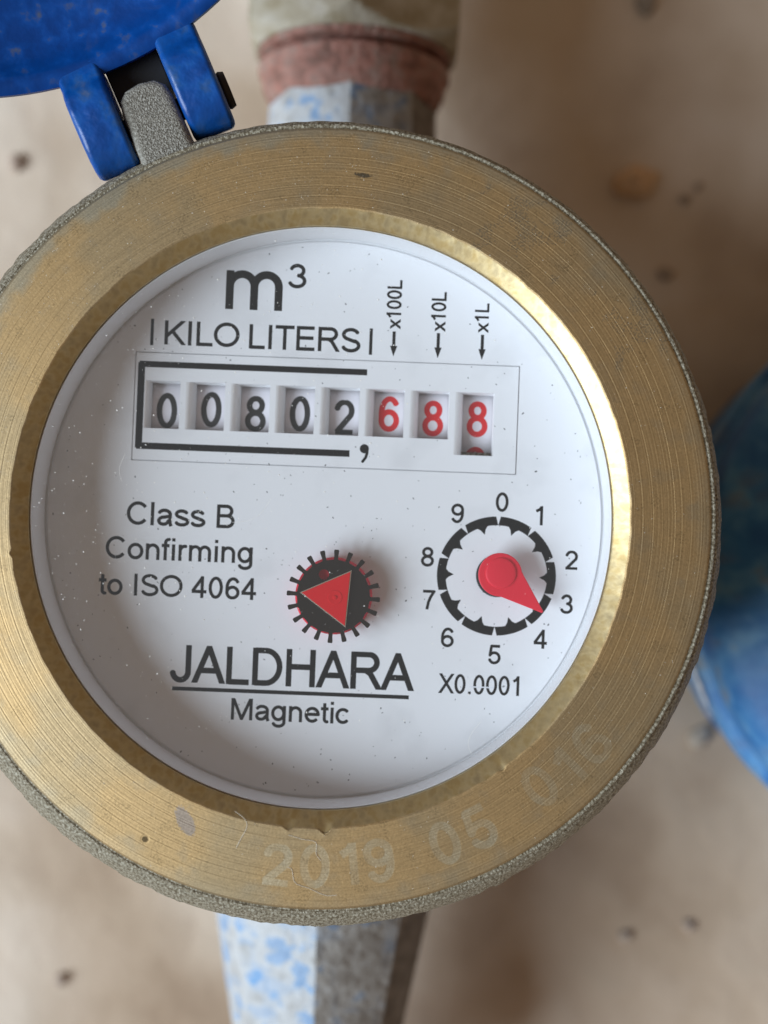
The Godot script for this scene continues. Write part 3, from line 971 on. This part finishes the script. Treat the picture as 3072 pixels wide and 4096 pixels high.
# a flat outline pierced by one round hole: made of the two halves on either side of a line through the hole
func pierced(outline: PackedVector2Array, hole: Vector2, r: float, y0: float, y1: float) -> Soup:
	var s := Soup.new()
	var ring := circle(r, 24, hole)
	for side in [-1.0, 1.0]:
		var half := PackedVector2Array([Vector2(-20, hole.y), Vector2(20, hole.y), Vector2(20, hole.y + 20 * side), Vector2(-20, hole.y + 20 * side)])
		for piece in Geometry2D.intersect_polygons(outline, half):
			for left in Geometry2D.clip_polygons(piece, ring):
				if absf(area(left)) > 1e-4:
					s.add(prism(left, y0, y1))
	return s

func make_hinge(t: Node3D) -> void:
	# frame of the hinge: u runs outwards from the meter, w along the pin, both flat; angles are measured in the meter's own axes
	var a := deg_to_rad(-115.0)
	var u := Vector3(cos(a), 0, sin(a))
	var w := Vector3(-sin(a), 0, cos(a))
	# an upright outline (distance out, height) swept along the pin
	var sweep := func(profile: Array, w0: float, w1: float, bevel: float) -> Soup:
		var p := PackedVector2Array()
		for e in profile:
			p.append(Vector2(e[0], e[1]))
		var s := prism(p, w0, w1, bevel, 3)
		var out := Soup.new()
		var flip := Basis(u, w, Vector3.UP).determinant() < 0
		for i in s.v.size() / 3:
			var q := []
			for k in 3:
				var e := s.v[i * 3 + k]
				q.append(u * e.x + w * e.y + Vector3.UP * e.z)
			if flip:
				q = [q[0], q[2], q[1]]
			out.tri(q[0], q[1], q[2])
		return out
	# cast lug on the ring: rounded plan, thick
	var plan := PackedVector2Array([Vector2(42.6, -3.5), Vector2(44.5, -3.15), Vector2(50.2, -3.05), Vector2(51.6, -2.75), Vector2(52.5, -1.8), Vector2(52.8, 0), Vector2(52.5, 1.8), Vector2(51.6, 2.75), Vector2(50.2, 3.05), Vector2(44.5, 3.15), Vector2(42.6, 3.5)])
	var outline := PackedVector2Array()
	for p in plan:
		outline.append(Vector2(u.x, u.z) * p.x + Vector2(w.x, w.z) * (p.y - 0.1))
	put("hinge_lug", t, mesh_of(prism(outline, -11.0, -1.5, 0.9, 3), mats.lug, 50), TOP)
	# steel pin through lug and arms
	var rot := Transform3D(Basis(u, w, u.cross(w)), u * 49.3 + Vector3(0, -5.0, 0))
	put("hinge_pin", t, mesh_of(lathe(PackedVector2Array([Vector2(0, -8.2), Vector2(1.3, -8.2), Vector2(1.3, 8.3), Vector2(2.1, 8.35), Vector2(2.2, 8.6), Vector2(2.0, 9.2), Vector2(0, 9.25)]), 32), mats.rust, 40, 0.0, rot), TOP)

	# the open lid leans back beyond the hinge, its inside towards the dial
	var lid_r := 40.6
	var rise := deg_to_rad(37.0)
	var centre := u * 55.9 - w * 2.4 + Vector3(0, -3.2, 0) + (u * cos(rise) + Vector3.UP * sin(rise)) * lid_r
	var tilt := Basis(w, rise)
	var dish := PackedVector2Array([Vector2(0, -10.5), Vector2(25, -9.6), Vector2(36, -7.4), Vector2(40.0, -4.6), Vector2(41.0, -1.8), Vector2(41.0, -0.5), Vector2(40.7, -0.1), Vector2(40.0, 0), Vector2(39.2, -0.25), Vector2(38.7, -0.9), Vector2(38.0, -2.6), Vector2(36, -4.6), Vector2(32, -6.0), Vector2(24, -7.0), Vector2(0, -7.6)])
	var lid := put("blue_lid", t, mesh_of(lathe(dish, 160), mats.blue, 45, 0.0, Transform3D(tilt, centre)), TOP)
	var arm := [[57.5, -9.0], [57.5, -2.6], [55.6, -2.3], [54.6, -1.3], [53.4, -0.7], [51.0, -0.55], [48.2, -0.8], [46.4, -1.6], [45.2, -3.0], [44.9, -4.6], [45.4, -6.6], [46.8, -8.2], [48.6, -8.9], [52.0, -9.0]]
	put("hinge_arm", lid, mesh_of(sweep.call(arm, -8.5, -3.45, 0.7), mats.dusty_blue, 45)).set_meta("label", "left blue hinge arm of the lid")
	put("hinge_arm", lid, mesh_of(sweep.call(arm, 3.25, 8.3, 0.7), mats.dusty_blue, 45)).set_meta("label", "right blue hinge arm of the lid")
	put("black_block", lid, mesh_of(sweep.call([[59.0, -10.0], [59.0, -5.5], [52.6, -6.5], [52.6, -10.5]], -3.3, 3.2, 0.2), mats.black, 30)).set_meta("label", "black block between the two hinge arms")  # black block filling the gap between the arms

# ------------------------------------------------------------------ things round the meter
func make_nut() -> void:
	var t := base("pipe_union_nut", Vector3(0, 0, 0), TURN, "big dull brass hexagon nut on the pipe above the meter", "pipe fitting")
	var s := Soup.new()
	var rows := []
	var zs := PackedFloat32Array([-69.0, -69.2, -69.4, -69.7, -70.1, -70.5, -70.9, -71.3, -74.0, -96.0, -98.0])
	var n := 96
	for z in zs:
		var row := PackedVector3Array()
		for k in n:
			var a := TAU * k / n + PI / 2
			var hex := 15.1 / cos(absf(fposmod(a - PI / 2, PI / 3) - PI / 6))
			var limit := 14.7 + (-69.0 - z) * 1.2
			if z < -96.5:
				limit = 15.5
			var r := minf(hex, limit)
			row.append(Vector3(cos(a) * r, AXIS + sin(a) * r, z))
		rows.append(row)
	for j in zs.size() - 1:
		for k in n:
			var l := (k + 1) % n
			s.quad(rows[j][l], rows[j][k], rows[j + 1][k], rows[j + 1][l])
	for k in n:
		var l := (k + 1) % n
		s.tri(Vector3(0, AXIS, -98.0), rows[zs.size() - 1][l], rows[zs.size() - 1][k])
		# the front face, a ring round the thread
		var f0: Vector3 = rows[0][k]
		var f1: Vector3 = rows[0][l]
		var c := Vector3(0, AXIS, -69.0)
		s.quad(c + (f0 - c).normalized() * 14.25, f0, f1, c + (f1 - c).normalized() * 14.25)
	put("hexagon_nut", t, mesh_of(s, mats.nut, 20), TOP)
	var b := Basis(Vector3(1, 0, 0), Vector3(0, 0, -1), Vector3(0, 1, 0))
	put("steel_pipe", t, mesh_of(lathe(PackedVector2Array([Vector2(0, 97), Vector2(10.8, 97), Vector2(10.8, 400), Vector2(0, 400)]), 48), mats.pipe, 40, 0.0, Transform3D(b, Vector3(0, AXIS, 0))), TOP)

func make_cover() -> void:
	var t := base("blue_cover", Vector3(93.0, 0, 8.0), 0, "scuffed blue plastic cap with a dirt patch right of the brass ring", "cap")
	var n := FastNoiseLite.new()
	n.seed = 3
	n.frequency = 0.05
	var uneven := func(a: float, r: float, y: float) -> Vector3:
		var q := r * (1.0 + 0.012 * n.get_noise_2d(cos(a) * 30.0, sin(a) * 30.0))
		return Vector3(cos(a) * q, y, sin(a) * q)
	put("cap_shell", t, mesh_of(lathe(PackedVector2Array([Vector2(40, 0), Vector2(40.4, 26), Vector2(41.4, 30), Vector2(41.4, 35), Vector2(40.6, 37.4), Vector2(38.4, 39.2), Vector2(34, 41.6), Vector2(26, 44.4), Vector2(14, 46.4), Vector2(0, 47)]), 120, uneven), mats.cover, 40))
	var highlight := Soup.new()  # pale strip that paints a streak of light on the rim
	for i in 14:
		for j in 3:
			var q := []
			for e in [[i, j], [i, j + 1], [i + 1, j + 1], [i + 1, j]]:
				var a := deg_to_rad(lerpf(151.0, 167.0, e[0] / 14.0))
				var wide := sin(PI * e[0] / 14.0) * (0.8 + 0.2 * sin(e[0] * 2.3))
				var b := deg_to_rad(8.0 + (e[1] / 3.0 - 0.5) * 60.0 * wide)
				q.append(Vector3(cos(a), 0, sin(a)) * (41.2 + 1.78 * cos(b)) + Vector3(0, 26.6 + 2.75 * sin(b), 0))
			highlight.quad(q[0], q[1], q[2], q[3])
	put("painted_highlight", t, mesh_of(highlight, mats.white, 60)).set_meta("label", "painted highlight on the rim of the blue cap")
	put("cap_rim", t, mesh_of(lathe(PackedVector2Array([Vector2(41.2, 24.0), Vector2(42.6, 24.3), Vector2(42.9, 26.0), Vector2(42.6, 28.6), Vector2(41.2, 29.2)]), 120, uneven), mats.cover, 50))

func make_floor() -> void:
	var s := Soup.new()
	# finer near the meter, where dirt patches and the painted light falloff show
	var lines := [-3000.0, -1200.0, -500.0]
	for k in 61:
		lines.append(-240.0 + 8.0 * k)
	lines.append_array([500.0, 1200.0, 3000.0])
	for i in lines.size() - 1:
		for j in lines.size() - 1:
			s.quad(Vector3(lines[i], 0, lines[j]), Vector3(lines[i], 0, lines[j + 1]), Vector3(lines[i + 1], 0, lines[j + 1]), Vector3(lines[i + 1], 0, lines[j]))
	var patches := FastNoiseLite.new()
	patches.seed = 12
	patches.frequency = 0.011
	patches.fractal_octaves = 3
	var dirt := func(p: Vector3) -> Color:  # random dirt patches plus light falloff painted in at the lower right
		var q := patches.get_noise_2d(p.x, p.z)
		var darkening := smoothstep(-0.10, 0.42, q + 0.9 * exp(-Vector2((p.x - 95.0) / 75.0, (p.z - 62.0) / 60.0).length_squared()))
		return Color(1.0, 0.99, 0.97).lerp(Color(0.74, 0.67, 0.59), darkening)
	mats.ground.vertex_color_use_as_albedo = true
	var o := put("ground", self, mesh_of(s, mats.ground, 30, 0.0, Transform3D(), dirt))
	o.set_meta("kind", "structure")
	# what lies on it
	var stones := [
		["pebble", 49.0, -57.0, 3.4, 2.3, Color(0.72, 0.47, 0.27), "orange pebble lying on the ground upper right of the meter"],
		["pebble", 59.5, 35.5, 2.0, 1.3, Color(0.46, 0.38, 0.30), "pale flat pebble on the ground below the blue cap"],
		["soil_crumb", -54.7, -60.5, 1.9, 1.3, Color(0.46, 0.35, 0.28), "brown soil crumb on the ground left of the hinge"],
		["soil_crumb", 54.0, -42.0, 1.7, 1.2, Color(0.46, 0.36, 0.28), "dark soil crumb between the orange pebble and the blue cap"],
		["soil_crumb", 57.5, -54.5, 1.2, 0.9, Color(0.46, 0.36, 0.28), "small dark soil crumb just right of the orange pebble"],
		["soil_crumb", 59.8, -56.6, 1.0, 0.8, Color(0.48, 0.38, 0.30), "smallest dark soil crumb furthest right of the orange pebble"],
		["pebble", 51.0, -87.4, 2.1, 1.6, Color(0.36, 0.30, 0.24), "grey pebble at the top edge of the photo, right half"],
		["soil_crumb", 57.6, 66.8, 1.3, 1.0, Color(0.48, 0.38, 0.31), "dark soil crumb on the open ground at lower right"],
		["soil_crumb", 47.0, 68.5, 1.5, 1.1, Color(0.50, 0.40, 0.32), "brown soil crumb at lower right, nearest the meter"],
		["soil_crumb", -46.6, 75.6, 1.4, 1.1, Color(0.48, 0.38, 0.31), "dark soil crumb on the pale ground at lower left"],
	]
	for i in stones.size():
		var e: Array = stones[i]
		var m := grained(ramp(128, 0.04, 3, 60 + i, [e[5] * 0.8, e[5] * 1.15], [0.3, 0.75]), null, 6.0, 0.0, 0.85)
		var p := put(e[0], self, mesh_of(lump(Vector3(e[3], e[4], e[3] * 0.8) * (1.0 if e[0] == "pebble" else 0.8), 80 + i, 0.55, -0.45), m, 60))
		p.position = Vector3(e[1], e[4] * 0.4, e[2]) * 0.001
		p.rotation_degrees.y = i * 47.0
		tag(p, e[6], "pebble" if e[0] == "pebble" else "soil", "bits lying on the ground")

# ------------------------------------------------------------------
func _ready() -> void:
	rng.seed = 20190501
	# camera: straight above, a little right of the meter's centre
	var cam := Camera3D.new()
	cam.name = "camera"
	add_child(cam)
	var at := Vector3(7.013, TOP + 150.0, 2.310) * 0.001
	var tilt := deg_to_rad(1.0713)
	cam.look_at_from_position(at, at + Vector3(0, -cos(tilt), -sin(tilt)), Vector3(0, sin(tilt), -cos(tilt)))
	var lens := CameraAttributesPhysical.new()
	lens.frustum_focal_length = 12.0 / tan(deg_to_rad(41.16) / 2.0)
	lens.frustum_focus_distance = 0.1550
	lens.frustum_near = 0.01
	lens.frustum_far = 20.0
	lens.exposure_aperture = lens.frustum_focal_length / 4.5
	cam.attributes = lens
	cam.fov = 41.16
	cam.near = 0.01
	cam.far = 20.0
	cam.current = true
	# soft daylight from an open side on the left; the light from everywhere else is dim and warm
	var env := Environment.new()
	var sky := Sky.new()
	var dome := ProceduralSkyMaterial.new()
	dome.sky_top_color = Color(0.945, 0.81, 0.67)
	dome.sky_horizon_color = Color(0.945, 0.82, 0.69)
	dome.ground_horizon_color = Color(0.7, 0.6, 0.5)
	dome.ground_bottom_color = Color(0.6, 0.5, 0.4)
	sky.sky_material = dome
	env.background_mode = Environment.BG_SKY
	env.sky = sky
	env.background_energy_multiplier = 0.072
	env.tonemap_mode = Environment.TONE_MAPPER_LINEAR
	env.tonemap_exposure = 2.9
	env.sdfgi_enabled = true
	env.ssao_enabled = true
	env.ssil_enabled = true
	var world := WorldEnvironment.new()
	world.name = "world"
	world.environment = env
	add_child(world)
	var sun := DirectionalLight3D.new()
	sun.name = "daylight"
	add_child(sun)
	var el := deg_to_rad(36.0)
	var az := deg_to_rad(20.0)
	var from := Vector3(-cos(el) * cos(az), sin(el), cos(el) * sin(az))
	sun.look_at_from_position(from, Vector3.ZERO, Vector3.UP)
	sun.light_color = Color(0.88, 0.945, 1.0)
	sun.light_energy = 0.5
	sun.light_angular_distance = 38.0
	sun.shadow_enabled = true
	sun.sky_mode = DirectionalLight3D.SKY_MODE_LIGHT_ONLY

	make_materials()
	make_floor()
	make_meter()
	make_nut()
	make_cover()
